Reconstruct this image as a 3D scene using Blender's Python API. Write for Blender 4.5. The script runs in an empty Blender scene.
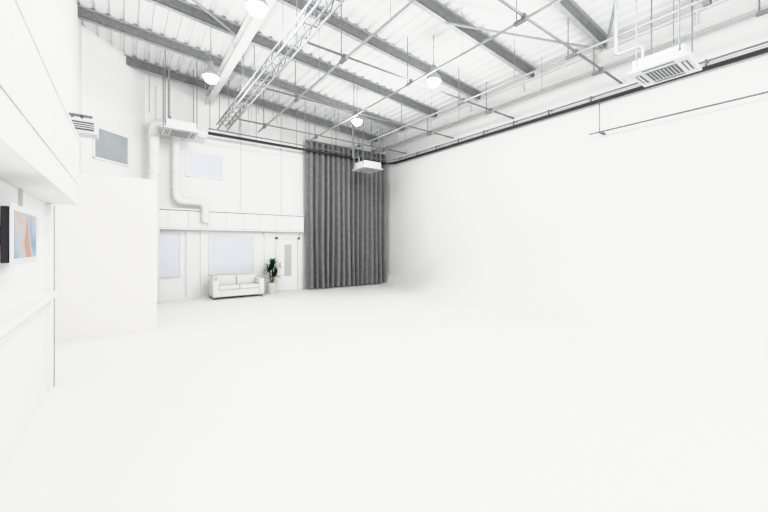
import bpy, math, random
from mathutils import Vector, Matrix
random.seed(7)
sc = bpy.context.scene
for vt in ('Khronos PBR Neutral','Standard'):
    try:
        sc.view_settings.view_transform = vt; print('VT',vt); break
    except Exception as e:
        print(e)
sc.view_settings.exposure = .02

# ------------------------------------------------------------ materials
def mat(name, col, rough=0.6, metal=0.0, noise=0.0, nscale=8.0, emit=None, estr=0.0, spec=0.3, bump=0.0, trans=0.0):
    m = bpy.data.materials.new(name); m.use_nodes = True
    nt = m.node_tree; b = nt.nodes['Principled BSDF']
    b.inputs['Base Color'].default_value = (*col, 1)
    b.inputs['Roughness'].default_value = rough
    b.inputs['Metallic'].default_value = metal
    b.inputs['Specular IOR Level'].default_value = spec
    if trans: b.inputs['Transmission Weight'].default_value = trans
    if noise > 0 or bump > 0:
        tc = nt.nodes.new('ShaderNodeTexCoord')
        n = nt.nodes.new('ShaderNodeTexNoise'); n.inputs['Scale'].default_value = nscale
        n.inputs['Detail'].default_value = 4
        nt.links.new(tc.outputs['Object'], n.inputs['Vector'])
        if noise > 0:
            r = nt.nodes.new('ShaderNodeValToRGB')
            r.color_ramp.elements[0].color = (*[max(0, c*(1-noise)) for c in col], 1)
            r.color_ramp.elements[1].color = (*[min(1, c*(1+noise)) for c in col], 1)
            r.color_ramp.elements[0].position = .3; r.color_ramp.elements[1].position = .7
            nt.links.new(n.outputs['Fac'], r.inputs['Fac'])
            nt.links.new(r.outputs['Color'], b.inputs['Base Color'])
        if bump > 0:
            bp = nt.nodes.new('ShaderNodeBump'); bp.inputs['Strength'].default_value = bump
            bp.inputs['Distance'].default_value = .01
            nt.links.new(n.outputs['Fac'], bp.inputs['Height'])
            nt.links.new(bp.outputs['Normal'], b.inputs['Normal'])
    if emit:
        b.inputs['Emission Color'].default_value = (*emit, 1)
        b.inputs['Emission Strength'].default_value = estr
    return m

M_wall  = mat('white_paint', (.86,.86,.855), .8, noise=.008, nscale=1.5, spec=.15)
M_part  = mat('partition_paint', (.875,.872,.855), .8, noise=.008, nscale=1.5, spec=.15)
M_floor = mat('studio_floor_paint', (.885,.885,.88), .6, noise=.008, nscale=.8, spec=.2)
M_deck  = mat('roof_deck_metal', (.82,.82,.82), .6, noise=.02, nscale=3, spec=.2)
M_steel = mat('galvanised_steel', (.215,.22,.225), .6, .0, noise=.15, nscale=10)
M_steelL= mat('steel_flange', (.40,.405,.41), .6, .0, noise=.1, nscale=10)
M_white = mat('white_steel', (.70,.70,.70), .5)
M_pipe  = mat('grey_pipe', (.22,.225,.23), .5, .1)
M_pipeL = mat('light_pipe', (.36,.365,.37), .5, .1)
M_black = mat('black_track', (.05,.05,.053), .5)
M_seam  = mat('panel_seam', (.36,.36,.36), .8)
M_soft  = mat('soft_grey_trim', (.66,.66,.66), .8)  # plain grey for the strips below ledge and band and the wall strip
M_panel = mat('gallery_panel', (.85,.85,.85), .6, spec=.15)
M_plast = mat('white_plastic', (.64,.645,.645), .4)
M_grille= mat('grille_grey', (.14,.145,.15), .6)
M_duct  = mat('white_duct', (.77,.77,.77), .5, noise=.02)
M_frame = mat('window_frame_white', (.80,.80,.80), .5)
M_glassD= mat('window_glass_grey', (.40,.43,.44), .3, noise=.06, nscale=2, spec=.4)
M_glassL= mat('window_glass_pale', (.73,.735,.78), .3, spec=.4)
M_sofa  = mat('white_leather', (.77,.765,.75), .45, bump=.15, nscale=60)
M_leaf  = mat('yucca_leaf', (.045,.075,.045), .5, noise=.4, nscale=12)
M_trunk = mat('yucca_trunk', (.2,.15,.1), .8, noise=.3, nscale=30)
M_soil  = mat('potting_soil', (.05,.035,.025), .9, noise=.3, nscale=50)
M_lamp  = mat('lamp_glow', (1,1,1), .4, emit=(1,.99,.97), estr=10)
M_bowl  = mat('lamp_reflector', (.36,.37,.38), .3)
M_cable = mat('hanging_wire', (.30,.30,.31), .6)
M_curt = mat('grey_curtain_cloth', (.27,.27,.273), .95, noise=.10, nscale=6, spec=.03)
def screen_mat():
    m = bpy.data.materials.new('tv_picture'); m.use_nodes = True
    nt = m.node_tree; b = nt.nodes['Principled BSDF']
    tc = nt.nodes.new('ShaderNodeTexCoord'); n = nt.nodes.new('ShaderNodeTexNoise')
    n.inputs['Scale'].default_value = 2.6; n.inputs['Detail'].default_value = 1; n.inputs['Distortion'].default_value = .5
    r = nt.nodes.new('ShaderNodeValToRGB'); cr = r.color_ramp
    cr.elements[0].position = .36; cr.elements[0].color = (.10,.20,.34,1)
    cr.elements[1].position = .66; cr.elements[1].color = (.40,.17,.10,1)
    e = cr.elements.new(.48); e.color = (.27,.36,.44,1)
    e = cr.elements.new(.57); e.color = (.40,.38,.36,1)
    nt.links.new(tc.outputs['Object'], n.inputs['Vector']); nt.links.new(n.outputs['Fac'], r.inputs['Fac'])
    nt.links.new(r.outputs['Color'], b.inputs['Base Color'])
    b.inputs['Roughness'].default_value = .3
    return m
M_screen = screen_mat()

# ------------------------------------------------------------ mesh builder
class MB:
    def __init__(s): s.v=[]; s.f=[]; s.m=[]; s.sm=[]; s.mats=[]
    def mi(s, m):
        if m not in s.mats: s.mats.append(m)
        return s.mats.index(m)
    def add(s, vs, fs, m, smooth=False):
        o=len(s.v); s.v += [tuple(v) for v in vs]; k=s.mi(m)
        for f in fs: s.f.append([i+o for i in f]); s.m.append(k); s.sm.append(smooth)
    def box(s, x0,x1,y0,y1,z0,z1, m, bev=0.0):
        if bev<=0:
            vs=[(x,y,z) for z in (z0,z1) for y in (y0,y1) for x in (x0,x1)]
            s.add(vs,[(0,2,3,1),(4,5,7,6),(0,1,5,4),(1,3,7,5),(3,2,6,7),(2,0,4,6)],m)
        else:
            import bmesh
            bm=bmesh.new(); bmesh.ops.create_cube(bm,size=1)
            for v in bm.verts:
                v.co=Vector(((x0+x1)/2+v.co.x*(x1-x0),(y0+y1)/2+v.co.y*(y1-y0),(z0+z1)/2+v.co.z*(z1-z0)))
            bmesh.ops.bevel(bm,geom=bm.edges[:],offset=bev,segments=3,profile=.6,affect='EDGES')
            bm.verts.index_update()
            s.add([v.co for v in bm.verts],[[v.index for v in f.verts] for f in bm.faces],m,True); bm.free()
    def beam(s, a, b, w, h, m):
        a=Vector(a); b=Vector(b); d=(b-a).normalized()
        up=Vector((0,0,1)) if abs(d.z)<.95 else Vector((1,0,0))
        r=d.cross(up).normalized(); u=r.cross(d)
        vs=[]
        for p in (a,b):
            for sx,sz in ((-1,-1),(1,-1),(1,1),(-1,1)):
                vs.append(p+r*sx*w/2+u*sz*h/2)
        s.add(vs,[(0,1,2,3),(7,6,5,4),(0,4,5,1),(1,5,6,2),(2,6,7,3),(3,7,4,0)],m)
    def tube(s, pts, r, m, n=8, cap=True):
        pts=[Vector(p) for p in pts]; rings=[]
        pr=None
        for i,p in enumerate(pts):
            if i==0: d=pts[1]-p
            elif i==len(pts)-1: d=p-pts[i-1]
            else: d=(pts[i+1]-p).normalized()+(p-pts[i-1]).normalized()
            d.normalize()
            if pr is None:
                up=Vector((0,0,1)) if abs(d.z)<.9 else Vector((1,0,0))
                pr=d.cross(up).normalized()
            else:
                pr=(pr-d*pr.dot(d)).normalized()
            q=d.cross(pr)
            rr=r[i] if isinstance(r,(list,tuple)) else r
            rings.append([p+(pr*math.cos(t)+q*math.sin(t))*rr for t in [2*math.pi*k/n for k in range(n)]])
        vs=[v for R in rings for v in R]; fs=[]
        for i in range(len(pts)-1):
            for k in range(n):
                a=i*n+k; b=i*n+(k+1)%n
                fs.append((a,b,b+n,a+n))
        s.add(vs,fs,m,True)
        if cap:
            s.add(rings[0],[tuple(range(n))[::-1]],m); s.add(rings[-1],[tuple(range(n))],m)
    def lathe(s, prof, c, m, n=24):
        vs=[];fs=[]
        for r,z in prof:
            for k in range(n):
                t=2*math.pi*k/n; vs.append((c[0]+r*math.cos(t),c[1]+r*math.sin(t),c[2]+z))
        for i in range(len(prof)-1):
            for k in range(n):
                a=i*n+k; b=i*n+(k+1)%n; fs.append((a,b,b+n,a+n))
        s.add(vs,fs,m,True)
    def obj(s, name, parent=None, fix=True):
        me=bpy.data.meshes.new(name); me.from_pydata(s.v,[],s.f)
        for m in s.mats: me.materials.append(m)
        for p,k,sm in zip(me.polygons,s.m,s.sm): p.material_index=k; p.use_smooth=sm
        me.update()
        if fix:
            import bmesh
            bm=bmesh.new(); bm.from_mesh(me); bmesh.ops.recalc_face_normals(bm,faces=bm.faces[:]); bm.to_mesh(me); bm.free()
        o=bpy.data.objects.new(name,me); sc.collection.objects.link(o)
        if parent: o.parent=parent
        return o

def bend(pts, r, n=6):
    P=[Vector(p) for p in pts]; out=[P[0]]
    for i in range(1,len(P)-1):
        a=(P[i-1]-P[i]).normalized(); b=(P[i+1]-P[i]).normalized()
        s0=P[i]+a*r; s1=P[i]+b*r
        for k in range(n+1):
            t=k/n; out.append((1-t)**2*s0+2*t*(1-t)*P[i]+t*t*s1)
    out.append(P[-1]); return out

XL=-.82; XLR=-1.25; XU=-.96; XR=10.6; YB=14.2; YF=-5.0
def zr(x): return 7.95-.078*(x+1)

# ------------------------------------------------------------ shell
b=MB()
ys=[YF]+[YF+(YB-YF)*i/40 for i in range(1,41)]
rows=[]
for y in ys:
    t=min(1,max(0,(13.2-y)/5)); t=t*t*(3-2*t); R=.55+1.7*t
    row=[(XLR-.3,y,0),(2,y,0),(5,y,0),(XR-R,y,0)]
    for k in range(1,17):
        a=math.pi/2*k/16; row.append((XR-R+R*math.sin(a),y,R-R*math.cos(a)))
    row.append((XR,y,3.5)); row.append((XR,y,zr(XR)+.1))
    rows.append(row)
n=len(rows[0]); vs=[p for r in rows for p in r]
fl=[]
for i in range(len(rows)-1):
    for k in range(n-1):
        fl.append((i*n+k,i*n+k+1,(i+1)*n+k+1,(i+1)*n+k))
b.add(vs,fl,M_floor,True); floor=b.obj('floor',fix=False)

b=MB(); b.box(XR+.02,XR+.25,YF,YB+.2,-.05,zr(XR)+.1,M_wall); b.obj('wall_right')
b=MB(); b.box(.54,XR+.02,YB,YB+.2,-.05,8.1,M_wall); b.obj('wall_back')
b=MB(); b.add([(XLR,YB-1.79,-.05),(.54,YB,-.05),(.54,YB,8.2),(XLR,YB-1.79,8.2),(XLR,YB+.2,-.05),(.54,YB+.2,-.05),(.54,YB+.2,8.2),(XLR,YB+.2,8.2)],
  [(0,1,2,3),(4,7,6,5),(0,4,5,1),(1,5,6,2),(2,6,7,3),(3,7,4,0)],M_wall); b.obj('wall_diagonal')
b=MB(); b.box(XLR-.2,XL,YF,6.4,-.05,zr(XL)+.1,M_wall); b.obj('wall_left')
b=MB(); b.box(XLR-.2,XLR,6.4,YB+.2,-.05,zr(XL)+.15,M_wall); b.box(XLR,XU,6.4,12.70,3.45,zr(XU)+.1,M_wall); b.obj('wall_left_recess')
b=MB(); b.box(XLR,.574,9.31,9.6,0,3.35,M_part); b.obj('wall_partition')

b=MB(); prof=[]; x=-1.5; p=.30
while x<XR+.3:
    for dx,dz in ((0,0),(.17,0),(.20,.05),(.27,.05)): prof.append((x+dx,zr(x+dx)+dz))
    x+=p
vs=[(x,YF,z) for x,z in prof]+[(x,YB+.2,z) for x,z in prof]; n=len(prof)
b.add(vs,[(i,i+1,i+1+n,i+n) for i in range(n-1)],M_deck)
b.add([(prof[0][0],YF,zr(-1.5)+.2),(prof[-1][0],YF,zr(prof[-1][0])+.2),(prof[-1][0],YB+.2,zr(prof[-1][0])+.2),(prof[0][0],YB+.2,zr(-1.5)+.2)],[(0,1,2,3)],M_deck)
b.obj('ceiling')

# ------------------------------------------------------------ roof steel
for yb in (13.7,11.7,9.7,7.65,5.7,3.75,1.8,-.2,-2.2):
    b=MB()
    x0=XU if yb<12.4 else -.45; x1=9.75
    if yb<6.4: x0=XL
    a=lambda x,d:(x,yb,zr(x)-d)
    b.beam(a(x0,.15),a(x1,.15),.03,.24,M_steel)
    b.beam(a(x0,.02),a(x1,.02),.14,.03,M_steelL)
    b.beam((x0,yb+.04,zr(x0)-.27),(x1,yb+.04,zr(x1)-.27),.11,.03,M_steelL)
    b.obj('roof_beam')
for gx in (2.45,9.75):
    b=MB(); zc=zr(gx)-.46
    b.box(gx-.11,gx+.11,YF,YB-.01,zc-.17,zc-.145,M_white)
    b.box(gx-.11,gx+.11,YF,YB-.01,zc+.145,zc+.17,M_white)
    b.box(gx-.015,gx+.015,YF,YB-.01,zc-.145,zc+.145,M_white)
    for yy in [YF+1+i*2.0 for i in range(9)]:
        b.box(gx-.1,gx+.1,yy-.01,yy+.01,zc-.145,zc+.145,M_white)
    b.obj('roof_girder')
b=MB()
for (p,q) in (((-.8,7.65),(2.3,9.6)),((2.3,5.8),(-.8,7.6)),((6,5.7),(9.6,3.8)),((6,1.9),(9.6,3.7))):
    b.tube([(p[0],p[1],zr(p[0])-.33),(q[0],q[1],zr(q[0])-.33)],.028,M_pipeL)
b.obj('roof_bracing')

# ladder truss
b=MB(); zt=5.95; xa,xb2=2.60,2.90
for x in (xa,xb2):
    for z in (zt,zt+.2): b.tube([(x,YF,z),(x,13.4,z)],.024,M_pipeL)
y=YF
while y<13.0:
    b.tube([(xa,y,zt),(xb2,y,zt)],.012,M_pipeL,6)
    b.tube([(xa,y,zt),(xb2,y+.44,zt)],.010,M_pipeL,6)
    for x in (xa,xb2):
        b.tube([(x,y,zt),(x,y+.22,zt+.2),(x,y+.44,zt)],.011,M_pipe,5)
    y+=.44
for y in (1,4,7,10,13):
    b.tube([(xa,y,zt+.2),(xa,y,zr(xa)-.02)],.012,M_cable,6); b.tube([(xb2,y,zt+.2),(xb2,y,zr(xb2)-.02)],.012,M_cable,6)
b.obj('lighting_truss')

# suspended pipe runs
zg=6.12; YC=(.9,3.7,6.9,9.6,12.5)
for x in (4.0,6.0,8.0,9.3):
    b=MB()
    b.tube([(x,YF,zg),(x,13.3,zg)],.026,M_pipeL)
    for y in YC:
        b.tube([(x,y+.16,zg),(x,y+.16,zr(x)-.02)],.012,M_pipe,6)
        b.box(x-.04,x+.04,y-.04,y+.2,zg-.035,zg+.025,M_pipe)
    for y in (2.3,5.2,8.2,11.1):
        b.tube([(x,y,zg),(x,y,zr(x)-.02)],.007,M_cable,5)
    b.obj('lighting_pipe')
for y in YC:
    b=MB()
    b.tube([(3.1,y,zg+.055),(10.55,y,zg+.055)],.026,M_pipe)
    for x in (4.0,6.0,8.0,9.3): b.box(x-.05,x+.05,y-.04,y+.04,zg+.027,zg+.09,M_pipe)
    b.obj('lighting_crossbar')

b=MB()
for i in range(16):
    x=random.uniform(3.0,9.4); y=random.uniform(11.2,13.3)
    b.tube([(x,y,zr(x)-.01),(x,y,6.0+random.uniform(0,.3))],.008,M_cable,5)
for x,y in ((.6,13.0),(1.9,11.4),(3.3,13.2)):
    b.tube([(x,y,zr(x)-.01),(x,y,6.0)],.009,M_cable,5)
b.obj('suspension_wires')

# black curtain track around the cove
b=MB(); zk=5.83
pts=bend([(10.4,YF,zk),(10.4,13.55,zk),(2.35,13.55,zk)],.6,8)
for i in range(len(pts)-1):
    b.beam(pts[i],pts[i+1],.06,.09,M_black)
b.tube([p+Vector((0,0,.16)) for p in pts],.02,M_pipe,6)
yy=-4
while yy<13:
    b.beam((10.4,yy,zk+.05),(10.4,yy,zk+.2),.04,.02,M_pipe); b.tube([(10.4,yy,zk+.2),(10.6,yy,zk+.2)],.015,M_pipe,6); yy+=1.2
for x in (2.4,4,5.6,7.2,8.8): b.tube([(x,13.55,zk+.05),(x,13.55,zr(x)-.02)],.01,M_cable,5)
b.obj('curtain_track')

b=MB()
b.tube([(10.3,YF,4.95),(10.3,4.4,4.95)],.022,M_pipe)
for y in (-2,1,4.15):
    b.tube([(10.33,y,4.95),(10.33,y,5.78)],.012,M_pipe,6)
b.box(10.28,10.6,4.1,4.16,4.93,4.97,M_pipe)
b.obj('wall_pipe_rail')

# ------------------------------------------------------------ curtain
b=MB(); X0,X1=6.17,10.34; N=700; zs=[0,.5,1.5,3,4.5,5.6,6.0,6.3]
folds=16
xs=[X0+(X1-X0)*i/N for i in range(N+1)]
rnd=[random.uniform(-.9,.9) for _ in range(40)]; rr=[random.uniform(.7,1.25) for _ in range(40)]
def covez(x):
    R=.6; d=x-(XR-R); return 0 if d<=0 else R-math.sqrt(max(0,R*R-d*d))
vs=[]
for x in xs:
    s=(x-X0)/(X1-X0)*folds; k=int(s); f=s-k
    A=.17*(rr[k]*(1-f)+rr[k+1]*f); sh=rnd[k]*(1-f)+rnd[k+1]*f
    for z in zs:
        w=1-.3*(z/6.3)
        zz=z if z>0 else covez(x)+.04
        zz=max(zz,covez(x)+.04)
        yv=13.86+A*w*(math.sin(2*math.pi*s+sh)*.9+.22*math.sin(6*math.pi*s+sh*2))
        xv=x+.03*math.sin(z*.8+s)*(1-z/6.3)
        vs.append((xv,yv,zz))
n=len(zs); fs=[(i*n+k,(i+1)*n+k,(i+1)*n+k+1,i*n+k+1) for i in range(N) for k in range(n-1)]
b.add(vs,fs,M_curt,True)
b.box(X0,X1,13.84,13.92,6.3,6.36,M_steel)
for x in (6.3,7.6,9,10.2): b.tube([(x,13.88,6.3),(x,13.88,zr(x)-.01)],.012,M_cable,6)
b.obj('stage_curtain',fix=False)

# ------------------------------------------------------------ left wall gallery
b=MB(); xg=XL+.003
b.box(xg,-.53,YF,6.24,2.46,3.27,M_seam)
b.box(xg,-.505,YF,6.26,2.44,2.69,M_panel)
b.box(xg,-.49,YF,6.27,3.28,3.32,M_panel)
y=6.24
while y>YF+.7:
    b.box(-.54,-.50,y-.688,y,2.705,3.275,M_panel); y-=.70
b.box(xg,-.505,6.245,6.262,2.44,3.3,M_panel)
b.obj('gallery_balustrade')
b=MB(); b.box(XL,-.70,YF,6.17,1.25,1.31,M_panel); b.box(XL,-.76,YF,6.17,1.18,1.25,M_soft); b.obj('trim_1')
b=MB(); b.box(XL,-.765,6.18,6.41,0,2.435,M_panel); b.box(-.766,-.758,6.37,6.405,0,2.435,M_seam); b.obj('trim_2')
b=MB(); b.box(XL,-.80,YF,6.17,0,.12,M_panel); b.obj('baseboard_left')
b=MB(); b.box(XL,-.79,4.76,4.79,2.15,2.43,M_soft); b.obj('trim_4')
b=MB()
b.box(-.665,-.65,3.60,4.48,1.75,2.20,M_plast,.005)
b.box(-.715,-.666,3.62,4.46,1.77,2.18,M_black,.01)
b.box(-.652,-.646,3.66,4.42,1.80,2.155,M_screen)
b.box(XL,-.715,3.95,4.12,1.9,2.05,M_black)
b.beam((-.80,3.75,2.0),(-.715,3.95,2.0),.05,.04,M_black)
b.obj('wall_television')
b=MB(); b.box(XL,-.80,5.3,5.55,1.95,2.25,M_seam); b.box(-.8,-.79,5.31,5.54,1.96,2.24,M_plast); b.obj('wall_control_panel')
b=MB()
b.box(-.80,-.38,7.8,8.15,3.80,4.04,M_plast,.02)
b.box(-.75,-.43,7.79,7.805,3.85,3.99,M_grille)
for z in (3.875,3.91,3.945): b.box(-.75,-.43,7.78,7.795,z,z+.015,M_plast)
b.beam((XU,8.0,4.14),(-.46,8.0,4.14),.04,.04,M_pipe); b.beam((-.6,8.0,4.02),(-.6,8.0,4.14),.04,.04,M_pipe)
b.beam((XU,8.0,3.7),(-.72,8.0,4.12),.03,.03,M_pipe)
b.obj('wall_fan_heater')

# ------------------------------------------------------------ windows
def window_on(name, org, dx, w, z0, z1, glass, fr=.05):
    b=MB(); d=Vector((dx[0],dx[1],0)); nrm=Vector((d.y,-d.x,0)); o=Vector((org[0],org[1],0))
    def bx(a0,a1,zz0,zz1,n0,n1,m):
        vs=[]
        for z in (zz0,zz1):
            for nn in (n0,n1):
                for a in (a0,a1): vs.append(o+d*a+nrm*nn+Vector((0,0,z)))
        b.add(vs,[(0,2,3,1),(4,5,7,6),(0,1,5,4),(1,3,7,5),(3,2,6,7),(2,0,4,6)],m)
    bx(0,w,z0,z1,.005,.015,glass)
    bx(-fr,0,z0-fr,z1+fr,0,.04,M_frame); bx(w,w+fr,z0-fr,z1+fr,0,.04,M_frame)
    bx(0,w,z1,z1+fr,0,.04,M_frame); bx(-fr,w+fr,z0-fr,z0,0,.06,M_frame)
    return b.obj(name)
s2=math.sqrt(.5)
window_on('window_1',(-.71,12.95),(s2,s2),1.07,4.42,5.27,M_glassD)
window_on('window_2',(1.8,YB),(1,0),1.13,4.40,5.20,M_glassL)
window_on('window_3',(.7,YB),(1,0),.85,.82,2.3,M_glassL,.03)
window_on('window_4',(2.5,YB),(1,0),1.57,.82,2.22,M_glassL,.03)
b=MB(); yd=YB-.003
b.box(4.95,5.05,YB-.05,yd,0,2.22,M_frame); b.box(5.9,6.0,YB-.05,yd,0,2.22,M_frame); b.box(4.95,6.0,YB-.05,yd,2.14,2.24,M_frame)
b.box(5.06,5.89,YB-.035,yd,.01,2.13,M_wall); b.box(5.33,5.63,YB-.04,YB-.03,.6,1.92,mat('door_glass',(.54,.56,.55),.3))
b.tube([(5.13,YB-.08,.95),(5.13,YB-.08,1.2)],.012,M_pipe,6)
b.obj('door_1')
b=MB()
b.box(.56,6.1,YB-.2,YB,2.48,3.10,M_seam); b.box(.56,6.1,YB-.27,YB,3.12,3.17,M_panel); b.box(.56,6.1,YB-.23,YB,3.09,3.12,M_seam)
b.box(.56,6.1,YB-.25,YB,2.44,2.49,M_panel); b.box(.56,6.1,YB-.20,YB,2.42,2.44,M_soft)
x=.56
while x<6.05:
    b.box(x+.005,min(x+.611,6.1),YB-.225,YB-.19,2.50,3.09,M_panel); x+=.616
for x in (1.75,2.2,4.5,6.0): b.box(x,x+.1,YB-.06,YB,0,2.42,M_panel)
b.obj('trim_3')
b=MB(); b.box(.56,4.94,YB-.02,YB,0,.12,M_panel); b.obj('baseboard_back')
b=MB()
for x in (.85,3.6,5.2): b.tube([(x,YB-.03,3.18),(x,YB-.03,7.3)],.015,M_duct,6)
b.tube([(.85,YB-.03,5.6),(6.1,YB-.03,5.6)],.015,M_duct,6)
b.obj('wall_conduit')

b=MB()
b.tube(bend([(.75,13.55,0.05),(.75,13.55,5.85),(1.7,13.55,5.85),(2.3,13.55,5.75)],.25),.155,M_duct,18)
for z in (3.6,4.2,4.8,5.4): b.lathe([(.155,-.03),(.17,-.03),(.17,.03),(.155,.03)],(.75,13.55,z),M_duct,18)
b.tube(bend([(1.4,13.85,5.7),(1.4,13.85,3.42),(2.3,13.85,3.42),(2.3,13.85,2.7)],.24),.13,M_duct,18)
for z in (3.8,4.4,5.0): b.lathe([(.13,-.03),(.145,-.03),(.145,.03),(.13,.03)],(1.4,13.85,z),M_duct,18)
b.obj('ventilation_duct')

# ------------------------------------------------------------ AC cassettes
def cassette(cx,cy,z,s,h=.3):
    b=MB(); r=s/2
    b.box(cx-r*.86,cx+r*.86,cy-r*.86,cy+r*.86,z+.04,z+h,M_plast,.02)
    b.box(cx-r,cx+r,cy-r,cy+r,z,z+.05,M_plast,.02)
    q=r*.52
    b.box(cx-q,cx+q,cy-q,cy+q,z-.008,z+.004,M_grille)
    k=-q+.03
    while k<q: b.box(cx-q,cx+q,cy+k,cy+k+.012,z-.014,z-.006,M_plast); k+=.05
    for sgn in (-1,1):
        c=r*.76
        b.box(cx-q,cx+q,cy+sgn*c-.04,cy+sgn*c+.04,z-.006,z+.004,M_grille)
        b.box(cx+sgn*c-.04,cx+sgn*c+.04,cy-q,cy+q,z-.006,z+.004,M_grille)
        b.box(cx-q,cx+q,cy+sgn*c-.02,cy+sgn*c+.015,z-.016,z-.006,M_plast)
        b.box(cx+sgn*c-.02,cx+sgn*c+.015,cy-q,cy+q,z-.016,z-.006,M_plast)
    for sx in (-1,1):
        for sy in (-1,1):
            x=cx+sx*r*.9; y=cy+sy*r*.7
            b.tube([(x,y,z+h*.6),(x,y,zr(x)-.02)],.012,M_pipe,6)
            b.box(min(x,x-sx*.1),max(x,x-sx*.1),y-.02,y+.02,z+h*.6,z+h*.6+.03,M_pipe)
    b.tube(bend([(cx-r*.5,cy+r*.6,z+h-.02),(cx-r*.5,cy+r*.6,z+h+.3),(cx-r*.5,cy+r*1.6,z+h+.3),(cx-r*.5,cy+r*1.6,zr(cx)-.02)],.08),.03,M_pipeL,8)
    b.obj('ceiling_air_conditioner')
cassette(7.75,2.05,4.98,.86,.24)
cassette(1.4,12.75,5.42,.95)
cassette(8.1,12.1,5.0,.95)

# ------------------------------------------------------------ pendants
def pendant(x,y,z,pw):
    b=MB()
    b.lathe([(.0,.36),(.06,.36),(.075,.30),(.075,.18),(.10,.14)],(x,y,z),M_pipeL,20)
    b.lathe([(.10,.14),(.15,.10),(.19,.02),(.20,-.05),(.195,-.05),(.14,.08),(.09,.12)],(x,y,z),M_bowl,24)
    b.lathe([(.0,-.20),(.07,-.19),(.13,-.15),(.165,-.08),(.16,-.01),(.09,.05),(.03,.1),(0,.11)],(x,y,z),M_lamp,20)
    b.tube([(x,y,z+.36),(x,y,zr(x)-.01)],.01,M_cable,6)
    o=b.obj('pendant_light')
    l=bpy.data.lights.new('bulb','POINT'); l.energy=pw; l.shadow_soft_size=.25; l.color=(1,.997,.99)
    lo=bpy.data.objects.new('bulb',l); lo.location=(x,y,z-.48); sc.collection.objects.link(lo); lo.parent=o
for x,y in ((1.75,9.75),(1.9,6.4),(6.4,10.2),(6.45,6.55),(6.4,2.4),(1.9,1.8),(1.9,-2),(6.4,-2)):  # later ones hang out of view; last pair added for more light
    pendant(x,y,6.2,140)

# ------------------------------------------------------------ sofa
b=MB(); x0,x1,y0,y1=2.42,4.18,13.12,13.95
b.box(x0+.02,x1-.02,y0+.03,y1,.08,.34,M_sofa,.03)
b.box(x0,x0+.2,y0,y1,.08,.66,M_sofa,.04); b.box(x1-.2,x1,y0,y1,.08,.66,M_sofa,.04)
b.box(x0+.1,x1-.1,y1-.22,y1,.3,.80,M_sofa,.05)
xm=(x0+x1)/2
b.box(x0+.205,xm-.005,y0-.01,y1-.2,.33,.47,M_sofa,.04); b.box(xm+.005,x1-.205,y0-.01,y1-.2,.33,.47,M_sofa,.04)
b.box(x0+.205,xm-.005,y1-.34,y1-.18,.46,.78,M_sofa,.05); b.box(xm+.005,x1-.205,y1-.34,y1-.18,.46,.78,M_sofa,.05)
for x in (x0+.08,x1-.08):
    for y in (y0+.08,y1-.08): b.lathe([(.0,0),(.02,0),(.03,.1)],(x,y,0),M_pipe,10)
b.obj('white_sofa')
# plant
b=MB(); px,py=4.62,13.62
b.lathe([(0,0),(.13,0),(.15,.02),(.19,.42),(.2,.44),(.17,.44),(.165,.38),(0,.38)],(px,py,0),M_duct,28)
b.lathe([(0,.385),(.166,.385)],(px,py,0),M_soil,28)
crowns=[(-.09,.0,.92),(.08,-.03,.72),(.03,.03,1.10)]
for cx,cy,cz in crowns:
    b.tube([(px+cx*.4,py+cy*.4,.38),(px+cx*.8,py+cy*.8,.38+(cz-.38)*.5),(px+cx,py+cy,cz)],[.03,.025,.022],M_trunk,8)
    for i in range(40):
        az=random.uniform(0,6.283); el=random.uniform(.0,1.4); L=random.uniform(.32,.46)
        if math.cos(az)<-.3: L*=.85
        d=Vector((math.cos(az)*math.cos(el),math.sin(az)*math.cos(el),math.sin(el))); side=Vector((-math.sin(az),math.cos(az),0))
        p=Vector((px+cx,py+cy,cz-.03+random.uniform(-.06,.04))); vs=[]
        for k in range(6):
            t=k/5; q=p+d*L*t+Vector((0,0,-.12*t*t*math.cos(el))); w=.032*math.sin(math.pi*(.18+.8*t))*(1 if k<5 else .1)
            vs += [q-side*w, q+Vector((0,0,-.006)), q+side*w]
        b.add(vs,[(3*k,3*k+1,3*k+4,3*k+3) for k in range(5)]+[(3*k+1,3*k+2,3*k+5,3*k+4) for k in range(5)],M_leaf,True)
b.obj('potted_yucca',fix=False)

# ------------------------------------------------------------ world + camera
w=bpy.data.worlds.new('studio_world'); sc.world=w; w.use_nodes=True
bg=w.node_tree.nodes['Background']; bg.inputs[0].default_value=(.99,.99,1,1); bg.inputs[1].default_value=2.1

cam=bpy.data.cameras.new('camera'); co=bpy.data.objects.new('camera',cam); sc.collection.objects.link(co)
co.location=(0,0,1.9); co.rotation_euler=(math.radians(90),0,-math.radians(36.5))
cam.sensor_width=36; cam.lens=350/768*36; cam.shift_y=-11/768; cam.clip_start=.05
sc.camera=co
